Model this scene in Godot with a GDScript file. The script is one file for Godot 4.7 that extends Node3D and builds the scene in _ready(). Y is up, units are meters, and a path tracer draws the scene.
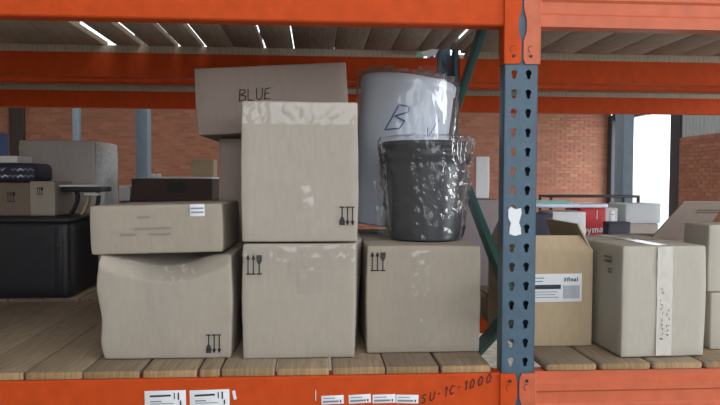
extends Node3D
# Warehouse pallet racks loaded with cartons, seen from the aisle.

var taken := {}
var M := {}
var noise := FastNoiseLite.new()

# ------------------------------------------------------------------ naming helpers
func numbered(called: String) -> String:
	if not taken.has(called):
		taken[called] = 0
		return called
	taken[called] += 1
	return "%s_%03d" % [called, taken[called]]

func thing(called: String, label: String, category: String, at := Vector3.ZERO, turn := 0.0, group := "") -> Node3D:
	var o := Node3D.new()
	o.name = numbered(called)
	add_child(o)
	o.position = at
	o.rotation_degrees.y = turn
	o.set_meta("label", label)
	o.set_meta("category", category)
	if group != "":
		o.set_meta("group", group)
	return o

func part(called: String, mesh: Mesh, m: Material, parent: Node3D, at := Vector3.ZERO, rot := Vector3.ZERO) -> MeshInstance3D:
	var o := MeshInstance3D.new()
	o.name = called
	o.mesh = mesh
	o.material_override = m
	o.position = at
	o.rotation_degrees = rot
	parent.add_child(o, true)
	return o

func struct(called: String, mesh: Mesh, m: Material, at := Vector3.ZERO, label := "", category := "") -> MeshInstance3D:
	var o := part(called, mesh, m, self, at)
	o.set_meta("kind", "structure")
	if label != "":
		o.set_meta("label", label)
		o.set_meta("category", category)
	return o

# ------------------------------------------------------------------ mesh helpers
func coords(h: float, r: float, n: int) -> PackedFloat32Array:
	var a := PackedFloat32Array()
	a.append(-h)
	a.append(-h + r * 0.3)
	for i in n + 1:
		a.append(lerpf(-h + r, h - r, float(i) / n))
	a.append(h - r * 0.3)
	a.append(h)
	return a

# rounded box standing on y = 0, centred in x and z; f may move every point
func soft_box(size: Vector3, r := 0.004, n := 1, f : Variant = null) -> ArrayMesh:
	var st := SurfaceTool.new()
	st.begin(Mesh.PRIMITIVE_TRIANGLES)
	st.set_smooth_group(0)
	var h := size / 2.0
	var inner := h - Vector3(r, r, r)
	var base := 0
	for axis in 3:
		for s in [-1.0, 1.0]:
			var ua := (axis + 1) % 3
			var va := (axis + 2) % 3
			var us := coords(h[ua], r, n)
			var vs := coords(h[va], r, n)
			var nu := us.size()
			var nv := vs.size()
			for j in nv:
				for i in nu:
					var p := Vector3.ZERO
					p[axis] = h[axis] * s
					p[ua] = us[i]
					p[va] = vs[j]
					var q := p.clamp(-inner, inner)
					var d := p - q
					if d.length() > 1e-6:
						p = q + d.normalized() * r
					p.y += h.y
					if f != null:
						p = f.call(p)
					st.add_vertex(p)
			for j in nv - 1:
				for i in nu - 1:
					var a := base + j * nu + i
					var b := a + 1
					var c := a + nu + 1
					var e := a + nu
					if s > 0:
						for k in [a, e, c, a, c, b]:
							st.add_index(k)
					else:
						for k in [a, b, c, a, c, e]:
							st.add_index(k)
			base += nu * nv
	st.generate_normals()
	return st.commit()

# cardboard unevenness for a carton: slow bulge, small dents
func dented(size: Vector3, amp: float, sd: int, bulge := 0.004) -> Callable:
	return func(p: Vector3) -> Vector3:
		var o := Vector3(sd * 7.3, sd * 3.1, sd * 1.7)
		var q := p * 9.0 + o
		var d := Vector3(noise.get_noise_3dv(q * 10.0), noise.get_noise_3dv((q + Vector3(31, 0, 0)) * 10.0) * 0.5, noise.get_noise_3dv((q + Vector3(0, 57, 0)) * 10.0))
		var nx := 2.0 * p.x / size.x
		var ny := 2.0 * p.y / size.y - 1.0
		var nz := 2.0 * p.z / size.z
		var out := Vector3(nx, 0, nz) * bulge * (1.0 - ny * ny)
		d.y *= clampf(p.y / 0.03, 0.0, 1.0)
		return p + d * amp + out

func lathe(profile: PackedVector2Array, seg := 40, f : Variant = null) -> ArrayMesh:
	var st := SurfaceTool.new()
	st.begin(Mesh.PRIMITIVE_TRIANGLES)
	st.set_smooth_group(0)
	for j in profile.size():
		for i in seg + 1:
			var a := TAU * (i % seg) / seg
			var p := Vector3(cos(a) * profile[j].x, profile[j].y, sin(a) * profile[j].x)
			if f != null:
				p = f.call(p)
			st.add_vertex(p)
	for j in profile.size() - 1:
		for i in seg:
			var a := j * (seg + 1) + i
			var b := a + seg + 1
			for k in [a, b, b + 1, a, b + 1, a + 1]:
				st.add_index(k)
	st.generate_normals()
	return st.commit()

# prism: outline in x,y (counter-clockwise seen from +z) from z = 0 back to z = -depth
func extrude(poly: PackedVector2Array, depth: float) -> ArrayMesh:
	var st := SurfaceTool.new()
	st.begin(Mesh.PRIMITIVE_TRIANGLES)
	st.set_smooth_group(-1)
	var idx := Geometry2D.triangulate_polygon(poly)
	for t in range(0, idx.size(), 3):
		var a := poly[idx[t]]
		var b := poly[idx[t + 1]]
		var c := poly[idx[t + 2]]
		if (b - a).cross(c - a) > 0:
			var w := b
			b = c
			c = w
		for q in [a, b, c]:
			st.add_vertex(Vector3(q.x, q.y, 0))
		for q in [a, c, b]:
			st.add_vertex(Vector3(q.x, q.y, -depth))
	var n := poly.size()
	for i in n:
		var a := poly[i]
		var b := poly[(i + 1) % n]
		for q in [[a, 0.0], [a, -depth], [b, -depth], [a, 0.0], [b, -depth], [b, 0.0]]:
			var v: Vector2 = q[0]
			st.add_vertex(Vector3(v.x, v.y, q[1]))
	st.generate_normals()
	return st.commit()

# ink strokes as thin ribbons; mapf(Vector2, lift) puts a point of the page on the surface
func flat_map(p: Vector2, lift: float) -> Vector3:
	return Vector3(p.x, p.y, lift)

func strokes(lines: Array, w: float, mapf := flat_map) -> ArrayMesh:
	var st := SurfaceTool.new()
	st.begin(Mesh.PRIMITIVE_TRIANGLES)
	st.set_smooth_group(-1)
	for line in lines:
		for i in line.size() - 1:
			var a: Vector2 = line[i]
			var b: Vector2 = line[i + 1]
			var d := (b - a)
			if d.length() < 1e-6:
				continue
			var u := d.normalized() * w * 0.5
			var v := Vector2(-u.y, u.x)
			a -= u * 0.6
			b += u * 0.6
			var c: Vector3 = mapf.call(a + v, 0.0008)
			var e: Vector3 = mapf.call(b + v, 0.0008)
			var g: Vector3 = mapf.call(b - v, 0.0008)
			var h: Vector3 = mapf.call(a - v, 0.0008)
			for q in [c, e, g, c, g, h]:
				st.add_vertex(q)
	st.generate_normals()
	return st.commit()

const GLYPH := {
	"B": [[0.0, 0.0, 0.02, 1.0, 0.42, 0.96, 0.5, 0.76, 0.1, 0.55, 0.55, 0.4, 0.5, 0.1, 0.0, 0.0]],
	"L": [[0.0, 1.0, 0.02, 0.05, 0.45, 0.0]],
	"U": [[0.0, 1.0, 0.05, 0.15, 0.28, 0.0, 0.5, 0.2, 0.55, 1.0]],
	"E": [[0.5, 0.98, 0.05, 0.9, 0.0, 0.05, 0.5, 0.0], [0.02, 0.5, 0.4, 0.53]],
	"S": [[0.5, 0.85, 0.25, 1.0, 0.05, 0.75, 0.45, 0.42, 0.38, 0.08, 0.0, 0.1]],
	"1": [[0.12, 0.8, 0.28, 1.0, 0.26, 0.0]],
	"C": [[0.5, 0.85, 0.2, 1.0, 0.02, 0.5, 0.2, 0.0, 0.5, 0.12]],
	"0": [[0.25, 1.0, 0.02, 0.6, 0.13, 0.0, 0.42, 0.06, 0.5, 0.7, 0.25, 1.0]],
	"-": [[0.05, 0.48, 0.45, 0.52]],
	"I": [[0.2, 1.0, 0.15, 0.0]],
	"V": [[0.0, 0.5, 0.2, 0.0, 0.5, 1.0]],
}

func written(text: String, size: float, step: float, slope := 0.0, slant := 0.0) -> Array:
	var out := []
	var x := 0.0
	for ch in text:
		if GLYPH.has(ch):
			for g in GLYPH[ch]:
				var l := PackedVector2Array()
				for i in range(0, g.size(), 2):
					var px: float = g[i] * size + g[i + 1] * size * slant
					var k := 0.55 if ch == "-" else 1.0
					l.append(Vector2(x + px * k, g[i + 1] * size + (x + px) * slope))
				out.append(l)
		x += step * (0.7 if ch in ["1", "-", "I"] else 1.0)
	return out

# printed handling marks: two arrows over a bar and a wine glass
func marks(s: float) -> Array:
	var l := []
	for x in [0.08, 0.36]:
		l.append(PackedVector2Array([Vector2(x, 0.05) * s, Vector2(x, 0.95) * s]))
		l.append(PackedVector2Array([Vector2(x - 0.07, 0.78) * s, Vector2(x, 0.97) * s, Vector2(x + 0.07, 0.78) * s]))
	l.append(PackedVector2Array([Vector2(0, 0) * s, Vector2(0.46, 0) * s]))
	for k in 6:
		var y := 0.58 + 0.075 * k
		var hw: float = [0.06, 0.1, 0.12, 0.13, 0.135, 0.13][k]
		l.append(PackedVector2Array([Vector2(0.66 - hw, y) * s, Vector2(0.66 + hw, y) * s]))
	l.append(PackedVector2Array([Vector2(0.66, 0.55) * s, Vector2(0.66, 0.02) * s]))
	l.append(PackedVector2Array([Vector2(0.54, 0) * s, Vector2(0.79, 0) * s]))
	return l

# wrinkled clear sheet in x,y centred on the origin, lying at z = 0 .. amp
func sheet(w: float, h: float, amp: float, sd: int, cell := 0.006, drop : Variant = null) -> ArrayMesh:
	var nx := maxi(2, int(w / cell))
	var ny := maxi(2, int(h / cell))
	var st := SurfaceTool.new()
	st.begin(Mesh.PRIMITIVE_TRIANGLES)
	st.set_smooth_group(0)
	for j in ny + 1:
		for i in nx + 1:
			var x := w * (float(i) / nx - 0.5)
			var y := h * (float(j) / ny - 0.5)
			var e: float = noise.get_noise_3d(x * 400.0, y * 400.0, sd * 13.0)
			var e2: float = noise.get_noise_3d(x * 1200.0, y * 420.0, sd * 29.0)
			var p := Vector3(x + e2 * 0.001, y + noise.get_noise_2d(x * 300.0, sd * 9.0) * 0.002, amp * (0.5 + 0.5 * absf(e) + 0.35 * e2))
			if drop != null:
				p = drop.call(p)
			st.add_vertex(p)
	for j in ny:
		for i in nx:
			var a := j * (nx + 1) + i
			var b := a + nx + 1
			for k in [a, b, b + 1, a, b + 1, a + 1]:
				st.add_index(k)
	st.generate_normals()
	return st.commit()

# ------------------------------------------------------------------ materials
func grain(sd: int, w: int, fx: float, fy: float, lo: float, hi: float, fine := 0.05) -> ImageTexture:
	var nz := FastNoiseLite.new()
	nz.seed = sd
	nz.frequency = 1.0
	nz.fractal_octaves = 3
	var rng := RandomNumberGenerator.new()
	rng.seed = sd
	var im := Image.create(w, w, true, Image.FORMAT_RGB8)
	for y in w:
		for x in w:
			# blend two lookups so that the tile wraps
			var u := float(x) / w
			var v := float(y) / w
			var a := lerpf(nz.get_noise_2d(u * fx, v * fy), nz.get_noise_2d((u - 1.0) * fx, v * fy), u)
			var b := lerpf(nz.get_noise_2d(u * fx, (v - 1.0) * fy), nz.get_noise_2d((u - 1.0) * fx, (v - 1.0) * fy), u)
			var g := lerpf(a, b, v) * 1.4 * 0.5 + 0.5
			var c := clampf(lerpf(lo, hi, g) + rng.randf_range(-fine, fine), 0.0, 1.0)
			im.set_pixel(x, y, Color(c, c, c))
	im.generate_mipmaps()
	return ImageTexture.create_from_image(im)

func mat(c: Color, rough := 0.8, metal := 0.0, tex: Texture2D = null, scale := 1.0, world := false) -> StandardMaterial3D:
	var m := StandardMaterial3D.new()
	m.albedo_color = c
	m.roughness = rough
	m.metallic = metal
	if tex:
		m.albedo_texture = tex
		m.uv1_triplanar = true
		m.uv1_world_triplanar = world
		m.uv1_scale = Vector3.ONE * scale
	return m

func rgb(r: int, g: int, b: int) -> Color:
	return Color8(r, g, b)

func clear_film(alpha: float, rough: float) -> StandardMaterial3D:
	var m := StandardMaterial3D.new()
	m.albedo_color = Color(0.93, 0.96, 1.0, alpha)
	m.transparency = BaseMaterial3D.TRANSPARENCY_ALPHA
	m.roughness = rough
	m.metallic_specular = 0.9
	m.cull_mode = BaseMaterial3D.CULL_DISABLED
	return m

func make_materials() -> void:
	noise.seed = 11
	noise.frequency = 0.05
	noise.fractal_octaves = 3
	var board := grain(3, 256, 18.0, 4.0, 0.95, 1.0, 0.008)
	var wood := grain(5, 256, 40.0, 3.0, 0.72, 1.0, 0.03)
	var paint := grain(7, 256, 8.0, 8.0, 0.9, 1.0, 0.015)
	var rough := grain(9, 256, 14.0, 14.0, 0.72, 1.0, 0.06)
	M.carton = mat(rgb(170, 161, 149), 0.75, 0, board, 3.0)
	M.carton2 = mat(rgb(166, 156, 142), 0.75, 0, board, 3.0)
	M.carton3 = mat(rgb(172, 164, 153), 0.75, 0, board, 3.0)
	M.tan = mat(rgb(186, 166, 136), 0.8, 0, board, 3.0)
	M.brown = mat(rgb(128, 112, 98), 0.85, 0, board, 3.0)
	M.carton_old = mat(rgb(168, 153, 143), 0.8, 0, board, 3.0)
	M.dark_carton = mat(rgb(76, 62, 57), 0.85, 0, board, 3.0)
	M.grey_carton = mat(rgb(178, 172, 160), 0.75, 0, board, 3.0)
	M.orange = mat(rgb(206, 80, 33), 0.6, 0, paint, 2.0)
	M.orange_pale = mat(rgb(206, 102, 66), 0.45, 0, paint, 2.0)  # paler orange for the right-bay front beams
	M.orange.metallic_specular = 0.25
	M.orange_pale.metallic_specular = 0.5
	M.blue_steel = mat(rgb(72, 98, 117), 0.45, 0.0, paint, 3.0)
	M.green_steel = mat(rgb(62, 104, 98), 0.45, 0.0, paint, 3.0)
	for k in 4:
		var c: Color = [rgb(166, 145, 121), rgb(156, 136, 113), rgb(172, 152, 128), rgb(148, 130, 110)][k]
		M["wood%d" % k] = mat(c, 0.85, 0, wood, 2.2, true)
	for k in 2:
		var c: Color = [rgb(204, 188, 168), rgb(190, 175, 156)][k]  # upper-level wood, colour lifted to stand in for light missing on the undersides
		M["brightened_wood%d" % k] = mat(c, 0.85, 0, wood, 2.2, true)
	for k in 3:
		var c: Color = [rgb(178, 146, 104), rgb(168, 138, 98), rgb(186, 154, 112)][k]
		M["pale_wood%d" % k] = mat(c, 0.8, 0, wood, 2.2, true)
	M.ink = mat(rgb(22, 22, 26), 0.6)
	M.grey_ink = mat(rgb(112, 106, 98), 0.8)
	M.faint_ink = mat(rgb(136, 129, 119), 0.8)
	M.blue_ink = mat(rgb(40, 70, 140), 0.5)
	M.brown_ink = mat(rgb(82, 30, 22), 0.6)
	M.paper = mat(rgb(226, 230, 234), 0.7)
	M.print_grey = mat(rgb(120, 132, 146), 0.7)
	M.print_dark = mat(rgb(48, 54, 64), 0.7)
	M.tape = clear_film(0.02, 0.12)
	M.tape.metallic_specular = 0.5
	M.milky_tape = mat(rgb(196, 194, 186), 0.25)
	M.film = clear_film(0.035, 0.1)
	M.film_thin = clear_film(0.06, 0.08)
	M.white_plastic = mat(rgb(220, 230, 244), 0.28)
	M.black_plastic = mat(rgb(36, 38, 44), 0.38)
	M.black_tote = mat(rgb(34, 34, 40), 0.5, 0, paint, 2.0)
	M.navy = mat(rgb(44, 46, 66), 0.6)
	M.grey_block = mat(rgb(196, 191, 187), 0.9, 0, board, 1.5)
	M.grey_wrap = mat(rgb(208, 212, 216), 0.8, 0, rough, 3.0)
	M.white_box = mat(rgb(222, 224, 226), 0.6)
	M.red_box = mat(rgb(186, 34, 44), 0.5)
	M.black_metal = mat(rgb(30, 30, 32), 0.5)
	M.teal_film = mat(rgb(130, 196, 190), 0.3)
	M.mint = mat(rgb(130, 200, 170), 0.6)
	M.concrete = mat(rgb(182, 178, 170), 0.9, 0, rough, 0.6, true)
	M.plaster = mat(rgb(200, 198, 192), 0.95)
	M.mortar = mat(rgb(150, 128, 116), 0.95)
	M.sheet_metal = mat(rgb(190, 198, 200), 0.5)
	M.frame_dark = mat(rgb(62, 68, 76), 0.5)
	M.column = mat(rgb(112, 128, 142), 0.55, 0, paint, 1.0)
	var br := StandardMaterial3D.new()
	br.vertex_color_use_as_albedo = true
	br.roughness = 0.9
	M.brick = br

# ------------------------------------------------------------------ lights and camera
func make_view() -> void:
	var cam := Camera3D.new()
	cam.name = "camera"
	add_child(cam)
	cam.position = Vector3(0, 0.514, 1.668)
	cam.rotation_degrees = Vector3(-1.949, -3.936, 0.226)
	cam.fov = 35.12
	cam.near = 0.05
	cam.far = 200.0
	cam.current = true
	var we := WorldEnvironment.new()
	we.name = "environment"
	add_child(we)
	var env := Environment.new()
	env.background_mode = Environment.BG_SKY
	env.tonemap_mode = Environment.TONE_MAPPER_LINEAR
	env.tonemap_exposure = 0.92
	var sky := Sky.new()
	var sm := ProceduralSkyMaterial.new()
	sm.sky_top_color = Color(0.86, 0.9, 0.96)
	sm.sky_horizon_color = Color(0.93, 0.95, 0.98)
	sm.ground_bottom_color = Color(0.5, 0.5, 0.5)
	sm.ground_horizon_color = Color(0.8, 0.82, 0.84)
	sm.sun_angle_max = 0.0
	sm.energy_multiplier = 3.0
	sky.sky_material = sm
	env.sky = sky
	env.sdfgi_enabled = true
	env.ssao_enabled = true
	env.ssil_enabled = true
	we.environment = env
	# daylight entering the aisle through the tall windows behind the camera
	for a in [[0.6, 2.4, 2.1, 5.0], [4.4, 2.4, 2.1, 2.0]]:
		var l := AreaLight3D.new()
		l.name = "window_daylight"
		add_child(l, true)
		l.position = Vector3(a[0], a[2], 4.3)
		l.area_size = Vector2(a[1], 3.8)
		l.light_energy = a[3]
		l.light_color = Color(1.0, 0.99, 0.965)
		l.area_range = 40.0
		l.shadow_enabled = true
	# light of an unseen gate, added as fill at the right aisle end
	var ag := AreaLight3D.new()
	ag.name = "added_aisle_fill"
	add_child(ag)
	ag.position = Vector3(7.78, 0.6, 2.2)
	ag.rotation_degrees = Vector3(0, 90, 0)
	ag.area_size = Vector2(3.2, 3.1)
	ag.light_energy = 38.0
	ag.light_color = Color(0.98, 0.99, 1.0)
	ag.area_range = 40.0
	ag.shadow_enabled = true
	# fill light at roof panels added out of view over aisle and back hall
	for a in [[1.2, 2.4, 5.0, 3.0], [-1.0, -6.5, 9.0, 34.0]]:
		var l := AreaLight3D.new()
		l.name = "added_roof_fill"
		add_child(l, true)
		l.position = Vector3(a[0], 4.9, a[1])
		l.rotation_degrees = Vector3(-90, 0, 0)
		l.area_size = Vector2(a[2], 1.6)
		l.light_energy = a[3]
		l.light_color = Color(1.0, 0.99, 0.965)
		l.area_range = 40.0
		l.shadow_enabled = true
	# daylight entering through the open gateway in the back corner
	var gd := AreaLight3D.new()
	gd.name = "gate_daylight"
	add_child(gd)
	gd.position = Vector3(7.78, 0.55, -12.65)
	gd.rotation_degrees = Vector3(0, 90, 0)
	gd.area_size = Vector2(2.4, 3.1)
	gd.light_energy = 8.0
	gd.light_color = Color(0.97, 0.99, 1.0)
	gd.area_range = 40.0
	gd.shadow_enabled = true

# ------------------------------------------------------------------ the hall
func brick_field(p0: Vector3, along: Vector3, out: Vector3, length: float, height: float, sd: int) -> ArrayMesh:
	var st := SurfaceTool.new()
	st.begin(Mesh.PRIMITIVE_TRIANGLES)
	st.set_smooth_group(-1)
	var rng := RandomNumberGenerator.new()
	rng.seed = sd
	var bh := 0.078
	var bl := 0.24
	var j := 0.011
	var rows := int(height / bh)
	for r in rows:
		var x := -bl * 0.5 if r % 2 == 1 else 0.0
		while x < length - 0.01:
			var x0 := maxf(x, 0.0)
			var x1 := minf(x + bl - j, length)
			x += bl
			if x1 - x0 < 0.02:
				continue
			var t := rng.randf_range(0.82, 1.12)
			var col := Color(0.43 * t, rng.randf_range(0.165, 0.2) * t, 0.115 * t)
			st.set_color(col)
			var d := out * rng.randf_range(0.008, 0.012)
			var a := p0 + along * x0 + Vector3(0, r * bh, 0)
			var b := p0 + along * x1 + Vector3(0, r * bh, 0)
			var up := Vector3(0, bh - j, 0)
			var f := [a + d, b + d, b + d + up, a + d + up]
			var k := [a, b, b + up, a + up]
			for q in [f[0], f[3], f[2], f[0], f[2], f[1]]:
				st.add_vertex(q)
			for e in 4:
				var g := (e + 1) % 4
				for q in [f[e], f[g], k[g], f[e], k[g], k[e]]:
					st.add_vertex(q)
	st.generate_normals()
	return st.commit()

func make_hall() -> void:
	var fl := struct("floor", soft_box(Vector3(18, 0.2, 20.2), 0.01), M.concrete, Vector3(-1.4, -1.2, -4.3), "grey concrete warehouse floor below the racks", "floor")
	struct("ceiling", soft_box(Vector3(18.4, 0.2, 20.2), 0.01), M.plaster, Vector3(-1.4, 5.0, -4.3), "pale warehouse roof high above the racks", "ceiling")
	struct("wall_left", soft_box(Vector3(0.3, 6.0, 19.6), 0.01), M.plaster, Vector3(-10.25, -1.0, -4.6), "pale side wall beyond the frame", "wall")
	# back wall: brick below, a band of high windows above
	var wb := struct("wall_back", soft_box(Vector3(17.5, 4.3, 0.3), 0.01), M.mortar, Vector3(-1.35, -1.0, -14.16), "red brick back wall seen between the shelves", "wall")
	var b1 := part("brick", brick_field(Vector3(-8.75, 0, 0.15), Vector3(1, 0, 0), Vector3(0, 0, 1), 17.5, 4.28, 21), M.brick, wb)
	b1.set_meta("kind", "stuff")
	part("wall_head", soft_box(Vector3(17.5, 0.4, 0.3), 0.01), M.plaster, wb, Vector3(0, 5.6, 0))
	for k in 8:
		var w := struct("window_%d" % (k + 1), extrude(PackedVector2Array([Vector2(-1.09, 0), Vector2(1.09, 0), Vector2(1.09, 1.3), Vector2(-1.09, 1.3)]), 0.006), M.pane, Vector3(-9.0 + 2.19 * k, 3.3, -14.1), "high clerestory pane above the brick back wall", "window")
		part("mullion", soft_box(Vector3(0.07, 1.3, 0.08), 0.005), M.frame_dark, w, Vector3(1.095, 0, 0))
	struct("trim_1", soft_box(Vector3(0.32, 4.3, 0.12), 0.01), M.dark_carton, Vector3(-7.0, -1.0, -13.93), "dark brown strip on the brick wall at the left edge", "pilaster")
	# right-hand wall with the open gateway near the back corner
	var wr := struct("wall_right", soft_box(Vector3(0.3, 2.42, 11.7), 0.01), M.mortar, Vector3(7.56, -1.0, -5.35), "brick side wall with corrugated sheeting above it", "wall")
	var b2 := part("brick", brick_field(Vector3(-0.15, 0, 5.85), Vector3(0, 0, -1), Vector3(-1, 0, 0), 11.7, 2.42, 22), M.brick, wr)
	b2.set_meta("kind", "stuff")
	var cor := PackedVector2Array()
	for k in 97:
		var z := -5.85 + 0.12 * k
		cor.append(Vector2(z, 0.0))
		cor.append(Vector2(z + 0.045, 0.0))
		cor.append(Vector2(z + 0.06, 0.03))
		cor.append(Vector2(z + 0.105, 0.03))
	cor.append(Vector2(5.79, -0.06))
	cor.append(Vector2(-5.85, -0.06))
	var cm := part("corrugated_sheet", extrude(cor, 3.58), M.sheet_metal, wr, Vector3(-0.1, 6.0, 0))
	cm.rotation_degrees = Vector3(-90, 0, 90)
	part("gate_lintel", soft_box(Vector3(0.3, 2.85, 2.8), 0.01), M.sheet_metal, wr, Vector3(0, 3.15, -7.25))
	part("gate_lintel", soft_box(Vector3(0.26, 2.85, 3.6), 0.01), M.sheet_metal, wr, Vector3(0.02, 3.15, 7.65))  # head of the unseen gate added at the aisle end
	part("end_pier", soft_box(Vector3(0.3, 6.0, 0.7), 0.01), M.mortar, wr, Vector3(0, 0, 9.7))
	var g := struct("door_1", soft_box(Vector3(0.22, 3.15, 0.34), 0.01), M.frame_dark, Vector3(7.5, -1.0, -11.12), "dark steel gate frame round the bright opening", "door frame")
	part("jamb", soft_box(Vector3(0.2, 3.15, 0.22), 0.01), M.frame_dark, g, Vector3(-0.1, 0, -2.75))
	part("head", soft_box(Vector3(0.16, 0.14, 2.6), 0.01), M.frame_dark, g, Vector3(-0.05, 3.02, -1.45))
	# wall behind the camera with tall window openings
	struct("wall_front", soft_box(Vector3(9.5, 6.0, 0.3), 0.01), M.plaster, Vector3(-5.6, -1.0, 4.6), "pale front wall behind the camera", "wall")
	var wf := struct("wall_front_window_side", soft_box(Vector3(8.5, 1.2, 0.3), 0.01), M.plaster, Vector3(3.4, -1.0, 4.6), "sill of the tall aisle windows behind the camera", "wall")
	part("wall_head", soft_box(Vector3(8.5, 1.0, 0.3), 0.01), M.plaster, wf, Vector3(0, 5.0, 0))
	part("pier", soft_box(Vector3(1.2, 3.8, 0.3), 0.01), M.plaster, wf, Vector3(-0.9, 1.2, 0))
	part("pier", soft_box(Vector3(2.2, 3.8, 0.3), 0.01), M.plaster, wf, Vector3(3.2, 1.2, 0))
	for a in [[0.5, 2.6], [4.35, 2.5]]:
		struct("window_%d" % (9 if a[0] < 1 else 10), extrude(PackedVector2Array([Vector2(-a[1] / 2, 0), Vector2(a[1] / 2, 0), Vector2(a[1] / 2, 3.8), Vector2(-a[1] / 2, 3.8)]), 0.006), M.pane, Vector3(a[0], 0.2, 4.55), "tall aisle window behind the camera", "window")
	var glow := mat(rgb(235, 238, 240), 0.6)  # glow of the overhead panels added as fill, not a known source
	glow.emission_enabled = true
	glow.emission = Color(1.0, 0.99, 0.97)
	glow.emission_energy_multiplier = 1.2
	for a in [[1.2, 2.4, 5.0, "aisle"], [-1.0, -6.5, 9.0, "back hall"]]:
		var rp := thing("added_roof_panel", "unseen glowing roof panel added to light the %s" % a[3], "skylight", Vector3(a[0], 4.93, a[1]))
		part("diffuser", soft_box(Vector3(a[2], 0.03, 1.6), 0.004), glow, rp)
		for s in [-1.0, 1.0]:
			part("frame", soft_box(Vector3(a[2] + 0.1, 0.06, 0.05), 0.004), M.frame_dark, rp, Vector3(0, 0.0, 0.83 * s))
	# outdoors
	struct("ground_outside", soft_box(Vector3(40, 0.2, 50), 0.01), M.plaster, Vector3(27.8, -1.22, -12), "pale yard outside the open gate", "ground")
	var pier := thing("yard_wall", "low brick yard wall seen through the gateway beside the steel column", "wall", Vector3(7.95, -1.02, -16.2))
	part("masonry", soft_box(Vector3(1.1, 1.9, 0.3), 0.01), M.mortar, pier)
	# steel columns of the hall
	for a in [[3.345, -5.1, 0.115, 0.2, "light grey steel column standing before the bright gateway"], [-1.78, -5.1, 0.12, 0.16, "blue grey steel column rising behind the small dark box on the far shelf"], [-3.86, -9.0, 0.1, 0.12, "thin dark steel column behind the big grey slab"]]:
		var c := thing("steel_column", a[4], "column", Vector3(a[0], -1.0, a[1]), 0.0, "steel columns of the hall")
		part("shaft", soft_box(Vector3(a[2], 5.98, a[3]), 0.006), M.column, c)
		part("base_plate", soft_box(Vector3(a[2] + 0.16, 0.02, a[3] + 0.16), 0.003), M.column, c)

# ------------------------------------------------------------------ the racks
func keyhole(th: float) -> float:
	# distance from the hole's centre to its rim: round head, narrower tail below
	var d := Vector2(cos(th), sin(th))
	var best := 0.0
	for k in 60:
		var r := 0.001 * 0.4 * (k + 1)
		var p := d * r
		var head := p.distance_to(Vector2(0, 0.004)) < 0.0082
		var tail := absf(p.x) < 0.0052 and p.y < 0.004 and p.y > -0.0125
		if head or tail:
			best = r
	return best

# a perforated upright: front plate at z = 0 facing +z, flanges going back
func upright_mesh(width: float, deep: float, height: float, first: float, flip: bool) -> ArrayMesh:
	var st := SurfaceTool.new()
	st.begin(Mesh.PRIMITIVE_TRIANGLES)
	st.set_smooth_group(-1)
	var pitch := 0.0511
	var t := 0.0025
	var hx := 0.0195
	var angs := []
	var cell := Vector2(width / 4.0, pitch / 2.0)
	for k in 20:
		angs.append(TAU * k / 20.0 + 0.001)
	var n := int(height / pitch)
	for row in n:
		var cy := first + pitch * row
		for side in [-1.0, 1.0]:
			var c := Vector2(hx * side, cy)
			var x0 := 0.0 if side > 0 else -width / 2.0
			var x1 := width / 2.0 if side > 0 else 0.0
			var al := angs.duplicate()
			for q in [Vector2(x0, cy - pitch / 2), Vector2(x1, cy - pitch / 2), Vector2(x0, cy + pitch / 2), Vector2(x1, cy + pitch / 2)]:
				al.append(fposmod((q - c).angle(), TAU))
			al.sort()
			var ring := []
			var rect := []
			for a in al:
				var d := Vector2(cos(a), sin(a))
				ring.append(c + d * keyhole(a))
				var tx := INF
				if absf(d.x) > 1e-6:
					tx = ((x1 if d.x > 0 else x0) - c.x) / d.x
				var ty := INF
				if absf(d.y) > 1e-6:
					ty = pitch / 2 / absf(d.y)
				rect.append(c + d * minf(tx, ty))
			for i in al.size():
				var j := (i + 1) % al.size()
				var p0: Vector2 = ring[i]
				var p1: Vector2 = ring[j]
				var q0: Vector2 = rect[i]
				var q1: Vector2 = rect[j]
				for v in [p0, p1, q1, p0, q1, q0]:
					st.add_vertex(Vector3(v.x, v.y, 0))
				for v in [p0, q1, p1, p0, q0, q1]:
					st.add_vertex(Vector3(v.x, v.y, -t))
				for v in [[p0, 0.0], [p0, -t], [p1, -t], [p0, 0.0], [p1, -t], [p1, 0.0]]:
					var w: Vector2 = v[0]
					st.add_vertex(Vector3(w.x, w.y, v[1]))
	st.generate_normals()
	st.index()
	var y0 := first - pitch / 2
	var hh := pitch * n
	for s in [-1.0, 1.0]:
		var bx := soft_box(Vector3(t, hh, deep), 0.0008)
		st.append_from(bx, 0, Transform3D(Basis(), Vector3(s * (width / 2 - t / 2), y0, -deep / 2)))
		var lip := soft_box(Vector3(0.018, hh, t), 0.0008)
		st.append_from(lip, 0, Transform3D(Basis(), Vector3(s * (width / 2 - 0.009), y0, -deep)))
	return st.commit()

func bar_between(parent: Node3D, called: String, a: Vector3, b: Vector3, w: float, d: float, m: Material) -> MeshInstance3D:
	# a channel bar lying in the plane x = const
	var len := (b - a).length()
	var o := part(called, soft_box(Vector3(d, len, w), 0.003), m, parent, a)
	var ydir := (b - a).normalized()
	var xdir := Vector3(1, 0, 0)
	var zdir := xdir.cross(ydir).normalized()
	o.basis = Basis(xdir, ydir, zdir)
	return o

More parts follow.
